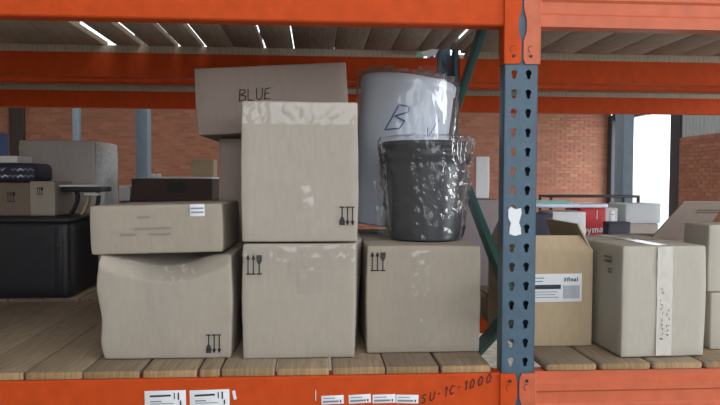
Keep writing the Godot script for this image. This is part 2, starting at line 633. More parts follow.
func make_frame(x: float, z0: float, label: String, first: float) -> Node3D:
	var t := thing("rack_frame", label, "rack frame", Vector3(x, -1.0, z0))
	var um := upright_mesh(0.089, 0.045, 2.85, 0.05, false)
	var off := fposmod(1.0 + first - 0.05, 0.0511)
	part("upright", um, M.blue_steel, t, Vector3(0, off, 0))
	var back := part("upright", um, M.blue_steel, t, Vector3(0, off, -1.0), Vector3(0, 180, 0))
	for z in [-0.03, -0.97]:
		part("foot_plate", soft_box(Vector3(0.14, 0.012, 0.12), 0.002), M.blue_steel, t, Vector3(0, 0, z))
	# zigzag braces between the two posts
	var nodes := [Vector3(0, 0.1, -0.96), Vector3(0, 0.42, -0.04), Vector3(0, 0.92 - 0.27, -0.96), Vector3(0, 1.165, -0.04), Vector3(0, 1.7, -0.96), Vector3(0, 2.22, -0.04), Vector3(0, 2.75, -0.96)]
	for i in nodes.size() - 1:
		bar_between(t, "brace", nodes[i], nodes[i + 1], 0.042, 0.022, M.green_steel)
	for i in nodes.size():
		var c := CylinderMesh.new()
		c.top_radius = 0.009
		c.bottom_radius = 0.009
		c.height = 0.05
		c.radial_segments = 10
		part("bolt", c, M.black_metal, t, nodes[i], Vector3(0, 0, 90))
	return t

# a box beam; dir = +1 runs to the right of the connector, -1 to the left
func make_beam(label: String, at: Vector3, dir: float, m: Material, ribbed: bool, conn_top: float, conn_h: float, facing := 1.0, high := 0.122) -> Node3D:
	var t := thing("rack_beam", label, "beam", at, 0.0 if facing > 0 else 180.0)
	dir *= facing
	var L := 2.62
	var prof: PackedVector2Array
	if ribbed:
		prof = PackedVector2Array([Vector2(0, 0), Vector2(0.05, 0), Vector2(0.05, 0.030), Vector2(0.044, 0.036), Vector2(0.044, 0.066), Vector2(0.05, 0.072), Vector2(0.05, 0.09), Vector2(0.038, 0.1), Vector2(0.038, high), Vector2(0, high)])
	else:
		prof = PackedVector2Array([Vector2(0, 0), Vector2(0.046, 0), Vector2(0.05, 0.004), Vector2(0.05, high - 0.004), Vector2(0.046, high), Vector2(0, high)])
	var b := part("box_section", extrude(prof, L), m, t)
	# profile x -> depth, extruded along the run
	b.basis = Basis(Vector3(0, 0, 1), Vector3(0, 1, 0), Vector3(-1, 0, 0))
	b.position = Vector3(0.004 if dir > 0 else -L - 0.004, 0, -0.05)
	var poly := PackedVector2Array([Vector2(-0.0, 0), Vector2(-0.036, 0), Vector2(-0.042, 0.012), Vector2(-0.042, 0.06), Vector2(-0.034, 0.085), Vector2(-0.034, conn_h * 0.55), Vector2(-0.042, conn_h * 0.68), Vector2(-0.042, conn_h - 0.016), Vector2(-0.035, conn_h), Vector2(0, conn_h)])
	if dir < 0:
		var r := PackedVector2Array()
		for i in poly.size():
			var v := poly[poly.size() - 1 - i]
			r.append(Vector2(-v.x, v.y))
		poly = r
	var c := part("connector", extrude(poly, 0.004), m, t, Vector3(0, conn_top - conn_h, 0.006))
	var side := part("connector_side", soft_box(Vector3(0.004, conn_h, 0.052), 0.0012), m, t, Vector3(0.002 * dir, conn_top - conn_h, -0.02))
	for y in [0.02, conn_h - 0.02]:
		var s := CylinderMesh.new()
		s.top_radius = 0.004
		s.bottom_radius = 0.0045
		s.height = 0.004
		s.radial_segments = 10
		part("rivet", s, M.black_metal, c, Vector3(-0.022 * dir, y, 0.001), Vector3(90, 0, 0))
	var hook := []
	for k in 8:
		var a := PI * (0.45 + 0.9 * k / 7.0)
		hook.append(Vector2(-0.021 * dir, conn_h - 0.038 if conn_top < 0.3 and at.y < 0.5 else 0.038) + Vector2(cos(a), sin(a)) * 0.009)
	part("pressed_mark", strokes([PackedVector2Array(hook)], 0.002), M.brown_ink, c)
	return t

func make_deck(label: String, x_edges: Array, y: float, z0: float, z1: float, mats: Array, gap: float, r: float, sd: int, gaps := [], ends := false) -> void:
	var t := thing("shelf_deck", label, "shelf deck", Vector3(0, y, 0))
	var rng := RandomNumberGenerator.new()
	rng.seed = sd
	for i in x_edges.size() - 1:
		var a: float = x_edges[i]
		var b: float = x_edges[i + 1]
		if b - a > 0.2:
			continue
		var g := gap * rng.randf_range(0.4, 1.5)
		var ga: float = gaps[i] if gaps.size() else g
		var gb: float = gaps[i + 1] if gaps.size() else g
		a += ga / 2
		b -= gb / 2
		var l := z0 - z1
		var pl := part("plank", soft_box(Vector3(b - a, 0.0215 + rng.randf_range(-0.0015, 0.0), l - (0.0 if ends else rng.randf_range(0.0, 0.012))), r, 2), M[mats[rng.randi() % mats.size()]], t, Vector3((a + b) / 2, 0, (z0 + z1) / 2), Vector3(0, rng.randf_range(-0.25, 0.25) if gaps.is_empty() else 0.0, 0))
		if ends:
			part("end_grain", soft_box(Vector3(b - a - r * 1.2, 0.0205 - r * 0.5, 0.003), minf(r * 0.5, 0.0014), 1), M["pale_wood%d" % (i % 3)], pl, Vector3(0, r * 0.3, l / 2 - 0.0012))

func run_edges(from: float, to: float, step: float) -> Array:
	var o := []
	var x := from
	while x < to + 0.001:
		o.append(x)
		x += step
	return o

func sticker(parent: Node3D, called: String, at: Vector3, w: float, h: float, tilt: float, lines: Array, m: Material = null) -> MeshInstance3D:
	var s := part(called, soft_box(Vector3(w, h, 0.0008), 0.0003), m if m else M.paper, parent, at, Vector3(0, 0, tilt))
	for l in lines:   # [x0, y0, x1, y1, width, material]
		part("print", strokes([PackedVector2Array([Vector2(l[0], l[1]), Vector2(l[2], l[3])])], l[4]), l[5], s)
	return s

func make_racks() -> void:
	var cx := 0.541
	make_frame(cx, 0.0, "blue perforated rack frame with green braces between the two loaded bays", 0.034 - 0.004)
	make_frame(cx, -1.12, "rack frame of the second row hidden behind the front frame", 0.034 - 0.004)
	# beams of the near row
	var bl := make_beam("bright orange lower front beam left of the blue upright with paper labels", Vector3(cx - 0.045, -0.122, 0.0), -1, M.orange, false, 0.122, 0.2)
	make_beam("paler orange ribbed lower front beam right of the blue upright", Vector3(cx + 0.045, -0.122, 0.0), 1, M.orange_pale, true, 0.122, 0.2)
	make_beam("bright orange upper front beam left of the blue upright", Vector3(cx - 0.045, 0.923, 0.0), -1, M.orange, false, 0.11, 0.21)
	make_beam("paler orange ribbed upper front beam right of the blue upright", Vector3(cx + 0.045, 0.923, 0.0), 1, M.orange_pale, true, 0.11, 0.21)
	make_beam("shaded orange lower rear beam of the left bay", Vector3(cx - 0.045, -0.122, -1.0), -1, M.orange, false, 0.122, 0.2, -1.0)
	make_beam("shaded orange lower rear beam of the right bay", Vector3(cx + 0.045, -0.122, -1.0), 1, M.orange, false, 0.122, 0.2, -1.0)
	make_beam("shaded orange upper rear beam above the left bay cartons", Vector3(cx - 0.045, 0.923, -1.0), -1, M.orange, false, 0.11, 0.21, -1.0, 0.095)
	make_beam("orange upper rear beam above the right bay cartons", Vector3(cx + 0.045, 0.923, -1.0), 1, M.orange, false, 0.11, 0.21, -1.0, 0.095)
	# second row
	for a in [["left", -1.0], ["right", 1.0]]:
		make_beam("orange upper front beam of the second row, %s bay" % a[0], Vector3(cx + 0.045 * a[1], 0.923, -1.12), a[1], M.orange, false, 0.11, 0.21, 1.0, 0.095)
		make_beam("farthest orange upper beam of the second row, %s bay" % a[0], Vector3(cx + 0.045 * a[1], 0.923, -2.12), a[1], M.orange, false, 0.11, 0.21, -1.0, 0.095)
		make_beam("orange lower front beam of the second row, %s bay" % a[0], Vector3(cx + 0.045 * a[1], -0.122, -1.12), a[1], M.orange, false, 0.122, 0.2)
		make_beam("orange lower rear beam of the second row, %s bay" % a[0], Vector3(cx + 0.045 * a[1], -0.122, -2.12), a[1], M.orange, false, 0.122, 0.2, -1.0)
	# battens under the upper decks
	for a in [["left", -0.86, -0.98, "near"], ["right", 1.92, -0.98, "near"], ["left", -0.86, -2.10, "second"], ["right", 1.92, -2.10, "second"]]:
		var t := thing("deck_batten", "wooden batten on the upper rear beam of the %s row, %s bay" % [a[3], a[0]], "batten", Vector3(a[1], 1.018, a[2]))
		part("timber", soft_box(Vector3(2.6, 0.03, 0.06), 0.003), M.brightened_wood0, t)
	var wood := ["wood0", "wood1", "wood2", "wood3"]
	var brightened := ["brightened_wood0", "brightened_wood1"]
	var pale := ["pale_wood0", "pale_wood1", "pale_wood2"]
	make_deck("worn wooden plank deck under the stacked cartons of the left bay", run_edges(-2.052, -0.76, 0.1455) + [-0.746, -0.597, -0.452, -0.307, -0.248, -0.104, 0.04, 0.186, 0.33, 0.473], 0.0, -0.006, -0.985, wood, 0.005, 0.004, 31, [], true)
	make_deck("pale rounded plank deck under the open carton of the right bay", [0.616, 0.767, 0.917, 1.065, 1.213, 1.361, 1.51, 1.66, 1.81, 1.96, 2.11, 2.26], 0.0, -0.006, -1.0, wood + ["pale_wood1"], 0.005, 0.009, 32, [], true)
	make_deck("dark underside of the plank deck above the left bay with bright slits", [-1.79, -1.65, -1.49, -1.33, -1.17, -0.985, -0.815, -0.682, -0.55, -0.447, -0.33, -0.208, -0.091, 0.073, 0.193, 0.302, 0.41, 0.482], 1.048, -0.002, -1.0, brightened, 0.006, 0.003, 33, [0.002, 0.002, 0.003, 0.002, 0.003, 0.002, 0.044, 0.028, 0.0175, 0.017, 0.004, 0.0105, 0.006, 0.002, 0.001, 0.001, 0.001, 0.001])
	make_deck("plank deck above the right bay seen from below", [0.6, 0.757, 0.914, 1.071, 1.223, 1.368, 1.52, 1.67, 1.82, 1.97, 2.12, 2.27, 2.42, 2.57], 1.048, -0.002, -1.0, brightened, 0.003, 0.003, 34)
	for a in [[0.506, "left"], [0.577, "right"]]:
		var nt := thing("filler_plank", "narrow plank between the posts on the %s of the upper brace" % a[1], "plank", Vector3(a[0], 1.048, -0.5))
		part("board", soft_box(Vector3(0.044, 0.0215, 0.88), 0.003), M.brightened_wood1, nt)
	make_deck("second row lower plank deck behind the left bay", run_edges(-2.0, 0.48, 0.145), 0.0, -1.06, -2.12, wood, 0.006, 0.003, 35)
	make_deck("second row lower plank deck behind the right bay", run_edges(0.6, 2.95, 0.145), 0.0, -1.06, -2.12, wood, 0.006, 0.003, 36)
	make_deck("second row upper plank deck behind the left bay", run_edges(-2.08, 0.47, 0.15), 1.048, -1.12, -2.12, brightened, 0.004, 0.003, 37)
	make_deck("second row upper plank deck behind the right bay", run_edges(0.6, 2.95, 0.15), 1.048, -1.12, -2.12, brightened, 0.004, 0.003, 38)
	# labels and writing on the lower front beam (its origin is at cx - 0.045, -0.122)
	var o := Vector3(cx - 0.045, -0.122, 0)
	for a in [[-0.44, -0.335, 0.5], [-0.325, -0.223, 1.0]]:
		var w: float = a[1] - a[0]
		var g: Material = M.print_grey
		var ls := [[-w * 0.36, 0.054, w * 0.12, 0.055, 0.005, M.print_dark], [-w * 0.36, 0.04, -w * 0.1, 0.04, 0.003, g], [-w * 0.36, 0.034, w * 0.2, 0.034, 0.002, g], [w * 0.32, 0.044, w * 0.32, 0.061, 0.004, M.print_dark], [w * 0.22, 0.046, w * 0.22, 0.061, 0.003, M.print_dark], [w * 0.37, 0.03, w * 0.37, 0.04, 0.004, M.print_dark], [-w * 0.36, 0.02, w * 0.36, 0.02, 0.002, g], [-w * 0.36, 0.013, w * 0.3, 0.013, 0.002, g]]
		sticker(bl, "paper_label", Vector3((a[0] + a[1]) / 2, -0.098, 0.0012) - Vector3(o.x, o.y, 0), w, 0.068, a[2], ls)
	sticker(bl, "paper_scrap", Vector3(-0.209, -0.057, 0.001) - Vector3(o.x, o.y, 0), 0.008, 0.024, 12.0, [])
	sticker(bl, "paper_scrap", Vector3(0.0, -0.064, 0.001) - Vector3(o.x, o.y, 0), 0.002, 0.028, 0.0, [])
	for a in [[0.015, 0.074, 1.5, -0.074], [0.087, 0.146, 2.5, -0.073], [0.15, 0.211, 0.5, -0.074], [0.212, 0.272, -2.0, -0.076]]:
		var w: float = a[1] - a[0]
		sticker(bl, "barcode_label", Vector3((a[0] + a[1]) / 2, a[3], 0.0012) - Vector3(o.x, o.y, 0), w, 0.023, a[2], [[-w * 0.4, 0.007, w * 0.25, 0.007, 0.005, M.print_grey], [-w * 0.4, 0.016, w * 0.1, 0.016, 0.0022, M.print_grey], [w * 0.36, 0.005, w * 0.36, 0.009, 0.004, M.print_dark]])
	part("handwriting", strokes(written("SU-1C-1000", 0.023, 0.0225, 0.3, 0.15), 0.0036), M.brown_ink, bl, Vector3(0.279 - o.x, -0.079 - o.y, 0.0005))
	# scraps stuck on the posts
	var s := thing("torn_sticker", "torn white sticker on the front of the blue upright", "sticker", Vector3(0.528, 0.369, 0.0015))
	part("paper", extrude(PackedVector2Array([Vector2(-0.015, 0.005), Vector2(0.0, 0.0), Vector2(0.017, 0.004), Vector2(0.016, 0.022), Vector2(0.011, 0.035), Vector2(0.018, 0.06), Vector2(0.016, 0.074), Vector2(0.002, 0.071), Vector2(-0.012, 0.077), Vector2(-0.018, 0.07), Vector2(-0.018, 0.048), Vector2(-0.011, 0.034), Vector2(-0.014, 0.02)]), 0.001), M.paper, s)
	var tg := thing("hanging_tag", "small white tag with mint tip hanging by the dark rear upright", "tag", Vector3(0.43, 1.0, -0.9), 10.0)
	part("card", extrude(PackedVector2Array([Vector2(0.004, 0.014), Vector2(0.05, 0.02), Vector2(0.066, 0.046), Vector2(0.034, 0.046), Vector2(-0.012, 0.03)]), 0.002), M.white_box, tg)
	part("tip", extrude(PackedVector2Array([Vector2(-0.03, 0.012), Vector2(0.004, 0.014), Vector2(-0.012, 0.03), Vector2(-0.026, 0.034)]), 0.002), M.mint, tg)

# ------------------------------------------------------------------ cartons
# a closed carton: body, top tape, and whatever is asked for on its front
func carton(called: String, label: String, size: Vector3, at: Vector3, turn: float, m: Material, sd: int, amp := 0.002, f : Variant = null, n := 14) -> Node3D:
	var t := thing(called, label, "box", at, turn)
	part("body", soft_box(size, 0.005, n, f if f != null else dented(size, amp, sd, 0.002)), m, t)
	# the closing flaps meet along the middle of the top
	part("flap_seam", soft_box(Vector3(size.x * 0.98, 0.0016, 0.003), 0.0005), M.brown, t, Vector3(0, size.y - 0.0002, 0))
	return t

func front_tape(t: Node3D, called: String, at: Vector3, w: float, h: float, sd: int, amp := 0.0016, m: Material = null) -> void:
	part(called, sheet(w, h, amp, sd), m if m else M.tape, t, at)

func make_cartons_left() -> void:
	# carton A: bottom left, crushed top edge
	var sa := Vector3(0.345, 0.285, 0.36)
	var fa := func(p: Vector3) -> Vector3:
		var q: Vector3 = dented(sa, 0.004, 4, 0.004).call(p)
		var u := clampf(p.x / sa.x + 0.5, 0.0, 1.0)
		var depth: float = 0.022 + 0.05 * pow(sin(PI * clampf(u * 1.02, 0, 1)), 0.8)
		var over := p.y - (sa.y - depth)
		if over > 0 and p.z > 0:
			var near := clampf(p.z / (sa.z * 0.5), 0, 1)
			q.z -= over * 0.75 * near
			q.y -= over * 0.5 * sin(PI * clampf(u * 1.15, 0, 1)) * near
		if p.x < -sa.x * 0.35:
			q.x -= 0.016 * clampf(p.y / sa.y, 0, 1) + 0.004 * sin(p.y * 40.0)
		return q
	var a := carton("cardboard_box", "crushed grey cardboard carton at the bottom left under the flat box", sa, Vector3(-0.403, 0.022, -0.29), -1.0, M.carton, 4, 0.004, fa, 44)
	part("handling_marks", strokes(marks(0.05), 0.0032), M.ink, a, Vector3(0.145, 0.066, 0.1835), Vector3(0, 0, 180))
	part("tape", sheet(0.24, 0.05, 0.009, 41, 0.008), M.tape, a, Vector3(0.0, 0.232, 0.166), Vector3(-30, 0, 1))
	front_tape(a, "tape", Vector3(-0.02, 0.14, 0.1845), 0.03, 0.1, 42, 0.007)
	# flat box B on top
	var sb := Vector3(0.358, 0.134, 0.30)
	var b := carton("flat_cardboard_box", "long flat grey carton with a small white label lying on the crushed carton", sb, Vector3(-0.43, 0.312, -0.27), -2.0, M.carton2, 5, 0.002)
	b.rotation_degrees.z = 1.4
	sticker(b, "paper_label", Vector3(0.113, 0.1, 0.1535), 0.04, 0.033, 0.0, [[-0.016, 0.022, 0.016, 0.022, 0.004, M.print_grey], [-0.016, 0.011, 0.016, 0.011, 0.004, M.print_grey]])
	var scrib := []
	var rng := RandomNumberGenerator.new()
	rng.seed = 5
	for row in [[-0.08, 0.05, 0.045, 8], [-0.04, 0.066, 0.1, 14], [0.0, 0.05, 0.06, 9], [-0.03, 0.098, 0.035, 5]]:
		for k in row[3]:
			var x: float = row[0] + row[2] * k / row[3]
			scrib.append(PackedVector2Array([Vector2(x, row[1]), Vector2(x + 0.004, row[1] + 0.006), Vector2(x + 0.006, row[1])]))
	part("faded_print", strokes(scrib, 0.0018), M.faint_ink, b, Vector3(-0.02, 0, 0.1538))
	# carton C: bottom middle
	var sc := Vector3(0.308, 0.318, 0.36)
	var fc := func(p: Vector3) -> Vector3:
		var q: Vector3 = dented(sc, 0.003, 6, 0.002).call(p)
		if p.x > 0:
			q.x += 0.034 * clampf((0.178 - p.z) / 0.2, 0, 1) * clampf(p.x / (sc.x * 0.5), 0, 1) * (0.5 + 0.5 * p.y / sc.y)
		return q
	var c := carton("cardboard_box", "grey carton with upright arrows printed top left, bottom middle of the stack", sc, Vector3(-0.046, 0.022, -0.275), 0.0, M.carton, 6, 0.003, fc, 22)
	part("handling_marks", strokes(marks(0.05).slice(0, 5), 0.0034), M.ink, c, Vector3(0.1645, 0.225, 0.15), Vector3(0, 81, 0))
	part("handling_marks", strokes(marks(0.052), 0.0034), M.ink, c, Vector3(-0.143, 0.236, 0.186))
	front_tape(c, "tape", Vector3(0.0, 0.28, 0.184), 0.31, 0.068, 43, 0.005)
	front_tape(c, "tape", Vector3(0.045, 0.21, 0.1835), 0.1, 0.06, 44, 0.0045)
	front_tape(c, "tape", Vector3(0.05, 0.03, 0.1825), 0.05, 0.04, 52, 0.007)
	# carton E above it
	var se := Vector3(0.317, 0.385, 0.38)
	var e := carton("cardboard_box", "tall grey carton with upside-down arrows, on top of the middle stack", se, Vector3(-0.046, 0.345, -0.29), 0.6, M.carton3, 7, 0.0025)
	part("handling_marks", strokes(marks(0.05), 0.0034), M.ink, e, Vector3(0.149, 0.096, 0.1955), Vector3(0, 0, 180))
	front_tape(e, "tape", Vector3(0.0, 0.352, 0.1935), 0.31, 0.06, 45, 0.009)
	front_tape(e, "tape", Vector3(0.02, 0.125, 0.1945), 0.035, 0.06, 46, 0.008)
	# carton D
	var sd := Vector3(0.325, 0.307, 0.36)
	var d := carton("cardboard_box", "grey carton right of the bottom middle one, carrying the black bucket", sd, Vector3(0.308, 0.022, -0.315), 0.0, M.carton2, 8, 0.003)
	part("handling_marks", strokes(marks(0.052), 0.0034), M.ink, d, Vector3(-0.153, 0.238, 0.186))
	front_tape(d, "tape", Vector3(-0.01, 0.23, 0.1825), 0.05, 0.13, 47, 0.007)
	front_tape(d, "tape", Vector3(0.01, 0.055, 0.1825), 0.04, 0.09, 48, 0.008)
	# behind the stacks
	var k1 := Vector3(0.30, 0.64, 0.30)
	carton("cardboard_box", "brown carton in shade between the flat box and the tall carton", k1, Vector3(-0.19, 0.022, -0.77), 0.0, M.carton_old, 9, 0.002)
	var k2 := Vector3(0.37, 0.30, 0.36)
	carton("cardboard_box", "brown carton behind the bucket carton, under the white drum", k2, Vector3(0.27, 0.022, -0.69), 0.0, M.carton_old, 10, 0.002)
	var kb := Vector3(0.508, 0.225, 0.36)
	var bl := carton("cardboard_box", "brown carton with BLUE written on it, tilted on top at the back", kb, Vector3(-0.139, 0.678, -0.70), -1.0, M.carton_old, 12, 0.003)
	bl.rotation_degrees.z = 3.2
	part("handwriting", strokes(written("BLUE", 0.038, 0.028, 0.0, 0.12), 0.0032), M.ink, bl, Vector3(-0.109, 0.107, 0.1875), Vector3(0, 0, 2))

func make_drum_and_bucket() -> void:
	# white drum wrapped in film, leaning to the right
	var t := thing("white_drum", "large white drum in clear film leaning behind the black bucket", "drum", Vector3(0.276, 0.348, -0.692))
	t.rotation_degrees = Vector3(0, 0, -7.0)
	var r := 0.176
	var H := 0.535
	var pr := PackedVector2Array([Vector2(0.0, 0.0), Vector2(r - 0.02, 0.0), Vector2(r - 0.008, 0.008), Vector2(r - 0.006, H - 0.04), Vector2(r, H - 0.036), Vector2(r, H - 0.006), Vector2(r - 0.006, H), Vector2(0.0, H)])
	part("body", lathe(pr, 64), M.white_plastic, t)
	var wrap := PackedVector2Array()
	for k in 28:
		wrap.append(Vector2(r + 0.006, 0.01 + (H - 0.02) * k / 27.0))
	for k in 6:
		wrap.append(Vector2((r + 0.004) * (1.0 - k / 6.5), H + 0.006 + 0.004 * k))
	part("film", lathe(wrap, 90, func(p: Vector3) -> Vector3:
		var a := atan2(p.z, p.x)
		var fold := noise.get_noise_3d(cos(a) * 160.0 + p.y * 60.0, sin(a) * 160.0, p.y * 40.0)
		var rad := Vector3(p.x, 0, p.z).normalized()
		var top := clampf((p.y - H + 0.05) / 0.05, 0, 1)
		return p + rad * (absf(fold) * 0.02 + 0.012 * top * noise.get_noise_2d(a * 60.0, 5.0)) + Vector3(0, top * 0.03 * maxf(0.0, noise.get_noise_2d(p.x * 500.0, p.z * 500.0) + 0.1), 0)), M.film, t)
	part("film_gather", sheet(0.1, 0.06, 0.03, 61, 0.005, func(p: Vector3) -> Vector3: return Vector3(p.x, p.y * (1.0 - absf(p.x) * 8.0), p.z)), M.film, t, Vector3(0.06, H + 0.012, 0.14), Vector3(-25, 0, 0))
	var wr := func(p: Vector2, lift: float) -> Vector3:
		var a := p.x / r
		return Vector3(sin(a) * (r + lift), p.y, cos(a) * (r + lift))
	part("handwriting", strokes(written("B", 0.09, 0.1, 0.0, 0.4), 0.0048, wr), M.blue_ink, t, Vector3(0, 0, 0.003))
	var hw := t.get_child(t.get_child_count() - 1) as Node3D
	hw.rotation_degrees.y = -27
	hw.position.y = 0.335
	part("handwriting", strokes(written("V", 0.07, 0.1, 0.0, 0.3), 0.0042, wr), M.blue_ink, t, Vector3(0, 0.325, 0.003), Vector3(0, 18, 0))
	# black bucket wrapped in film
	var b := thing("black_bucket", "black plastic bucket wrapped in crinkled clear film on the carton", "bucket", Vector3(0.345, 0.3305, -0.335))
	var rt := 0.132
	var rb := 0.11
	var bh := 0.305
	var prof := PackedVector2Array([Vector2(0.0, 0.0), Vector2(rb - 0.006, 0.0), Vector2(rb, 0.006)])
	for k in 10:
		var u := k / 9.0
		prof.append(Vector2(lerpf(rb, rt - 0.006, u), 0.008 + (bh - 0.06) * u))
	for q in [Vector2(rt, bh - 0.05), Vector2(rt + 0.002, bh - 0.035), Vector2(rt - 0.004, bh - 0.031), Vector2(rt - 0.003, bh - 0.022), Vector2(rt + 0.005, bh - 0.018), Vector2(rt + 0.006, bh - 0.003), Vector2(rt + 0.002, bh)]:
		prof.append(q)
	prof.append(Vector2(rt - 0.008, bh))
	prof.append(Vector2(rt - 0.012, bh - 0.012))
	prof.append(Vector2(0.0, bh - 0.012))
	part("body", lathe(prof, 64), M.black_plastic, b)
	for s in [-1.0, 1.0]:
		part("handle_lug", soft_box(Vector3(0.014, 0.035, 0.03), 0.004), M.black_plastic, b, Vector3(s * (rt + 0.004), bh - 0.07, 0))
	var bw := PackedVector2Array()
	for k in 46:
		var u := k / 45.0
		bw.append(Vector2(lerpf(rb + 0.004, rt + 0.013, u), 0.004 + (bh + 0.008) * u))
	for k in 7:
		bw.append(Vector2((rt + 0.012) * (1.0 - k / 7.5), bh + 0.014 + 0.002 * k))
	part("film", lathe(bw, 110, func(p: Vector3) -> Vector3:
		var a := atan2(p.z, p.x)
		var f1 := noise.get_noise_3d(cos(a) * 130.0, sin(a) * 130.0 + p.y * 90.0, p.y * 120.0)
		var f2 := noise.get_noise_3d(p.x * 900.0 + 77.0, p.y * 900.0, p.z * 900.0)
		var rad := Vector3(p.x, 0, p.z).normalized()
		var low := clampf(p.y / 0.02, 0, 1)
		return p + rad * (absf(f1) * 0.024 + f2 * 0.006 * (1.0 + f1 * 2.0)) * low + Vector3(0, f2 * 0.003 * low, 0)), M.film, b)
	part("film_skirt", sheet(0.075, 0.17, 0.018, 71, 0.006, func(p: Vector3) -> Vector3: return Vector3(p.x * (0.75 + p.y * 1.6), p.y, p.z + p.x * p.x * 4.0)), M.film, b, Vector3(-0.128, 0.1, 0.045), Vector3(0, -42, 3))

func make_cartons_right() -> void:
	# open carton F: four walls, floor, four flaps
	var t := thing("open_cardboard_box", "open tan carton with a printed white shipping label beside the upright", "box", Vector3(0.711, 0.022, -0.345))
	var w := 0.232
	var h := 0.288
	var d := 0.31
	part("wall", soft_box(Vector3(w, h, 0.005), 0.0015, 6), M.tan, t, Vector3(0, 0, d / 2))
	part("wall", soft_box(Vector3(w, h, 0.005), 0.0015, 6), M.tan, t, Vector3(0, 0, -d / 2))
	for s in [-1.0, 1.0]:
		part("wall", soft_box(Vector3(0.005, h, d - 0.006), 0.0015, 6), M.tan, t, Vector3(s * (w / 2 - 0.0025), 0, 0))
	part("base", soft_box(Vector3(w - 0.012, 0.005, d - 0.008), 0.001), M.tan, t, Vector3(0, 0.001, 0))
	part("front_flap", extrude(PackedVector2Array([Vector2(-w / 2, 0), Vector2(w / 2, 0), Vector2(w / 2 - 0.028, 0.052), Vector2(-w / 2 + 0.01, 0.052)]), 0.004), M.tan, t, Vector3(0, h, d / 2 + 0.002), Vector3(-38, 0, 0))
	part("back_flap", extrude(PackedVector2Array([Vector2(-w / 2, 0), Vector2(w / 2, 0), Vector2(w / 2 - 0.01, 0.10), Vector2(-w / 2 + 0.01, 0.08)]), 0.004), M.tan, t, Vector3(0, h, -d / 2), Vector3(-112, 0, 0))
	part("side_flap", extrude(PackedVector2Array([Vector2(-d / 2, 0), Vector2(d / 2, 0), Vector2(d / 2 - 0.02, 0.085), Vector2(-d / 2 + 0.02, 0.085)]), 0.004), M.tan, t, Vector3(w / 2 - 0.002, h, 0), Vector3(0, 90, 0) + Vector3(0, 0, 0))
	var sf := t.get_child(t.get_child_count() - 1) as Node3D
	sf.basis = Basis(Vector3(0, 0, 1), 0.42) * Basis(Vector3(0, 1, 0), PI / 2)
	part("side_flap", extrude(PackedVector2Array([Vector2(-d / 2, 0), Vector2(d / 2, 0), Vector2(d / 2 - 0.02, 0.085), Vector2(-d / 2 + 0.02, 0.085)]), 0.004), M.tan, t, Vector3(-w / 2 + 0.006, h, 0))
	var sg := t.get_child(t.get_child_count() - 1) as Node3D
	sg.basis = Basis(Vector3(0, 0, 1), -0.35) * Basis(Vector3(0, 1, 0), PI / 2)
	var lab := sticker(t, "shipping_label", Vector3(0.007, 0.133, d / 2 + 0.0032), 0.152, 0.084, 0.5, [[-0.068, 0.045, 0.008, 0.045, 0.013, M.print_dark], [-0.066, 0.072, -0.04, 0.072, 0.003, M.print_grey], [-0.066, 0.062, -0.044, 0.062, 0.003, M.print_grey], [-0.066, 0.03, 0.0, 0.03, 0.002, M.print_grey], [-0.066, 0.022, -0.006, 0.022, 0.002, M.print_grey], [-0.066, 0.014, 0.004, 0.014, 0.002, M.print_grey]])
	var bars := []
	for k in 15:
		var x := 0.02 + 0.0034 * k
		bars.append(PackedVector2Array([Vector2(x, 0.01), Vector2(x, 0.048)]))
	part("barcode", strokes(bars, 0.0018), M.print_grey, lab)
	var tx := TextMesh.new()
	tx.text = "Xfinal"
	var fnt := SystemFont.new()
	fnt.font_names = PackedStringArray(["Droid Sans"])
	fnt.font_weight = 700
	fnt.font_italic = true
	tx.font = fnt
	tx.font_size = 32
	tx.pixel_size = 0.0005
	tx.depth = 0.0006
	part("lettering", tx, M.ink, lab, Vector3(0.042, 0.066, 0.0008))
	# carton G in front
	var sgz := Vector3(0.245, 0.312, 0.36)
	var g := carton("cardboard_box", "grey carton closed with milky tape that carries handwriting", sgz, Vector3(0.965, 0.0237, -0.23), 2.0, M.grey_carton, 14, 0.0015)
	part("tape", sheet(0.046, 0.305, 0.003, 81, 0.006), M.milky_tape, g, Vector3(0.0, 0.157, 0.1825))
	part("tape", sheet(0.046, 0.36, 0.0015, 82, 0.008), M.milky_tape, g, Vector3(-0.005, 0.3125, 0.0), Vector3(-90, 0, 0))
	var scr := []
	var rng := RandomNumberGenerator.new()
	rng.seed = 77
	for col in [[-0.009, 0.05, 0.2], [0.009, 0.06, 0.14]]:
		var y: float = col[1]
		while y < col[2]:
			var hgt := rng.randf_range(0.006, 0.011)
			var l := PackedVector2Array()
			for k in 4:
				l.append(Vector2(col[0] + rng.randf_range(-0.006, 0.006), y + hgt * k / 4.0))
			scr.append(l)
			y += 0.0125 if rng.randf() < 0.8 else 0.02
	part("handwriting", strokes(scr, 0.0014), M.print_dark, g, Vector3(0.0, 0.0, 0.1862))
	part("faded_print", strokes([PackedVector2Array([Vector2(0.0, 0.0), Vector2(0.04, 0.0)]), PackedVector2Array([Vector2(0.0, 0.012), Vector2(0.04, 0.012)]), PackedVector2Array([Vector2(0.024, -0.022), Vector2(0.044, -0.022)]), PackedVector2Array([Vector2(0.024, -0.03), Vector2(0.044, -0.03)])], 0.006), M.grey_ink, g, Vector3(-0.1275, 0.262, 0.085), Vector3(0, -90, 0))
	# H behind, with its flap raised
	var hh := thing("open_cardboard_box", "brown open carton with a raised flap behind the taped grey carton", "box", Vector3(1.30, 0.022, -0.66))
	part("body", soft_box(Vector3(0.27, 0.285, 0.30), 0.005, 6, dented(Vector3(0.27, 0.285, 0.30), 0.002, 15)), M.carton_old, hh)
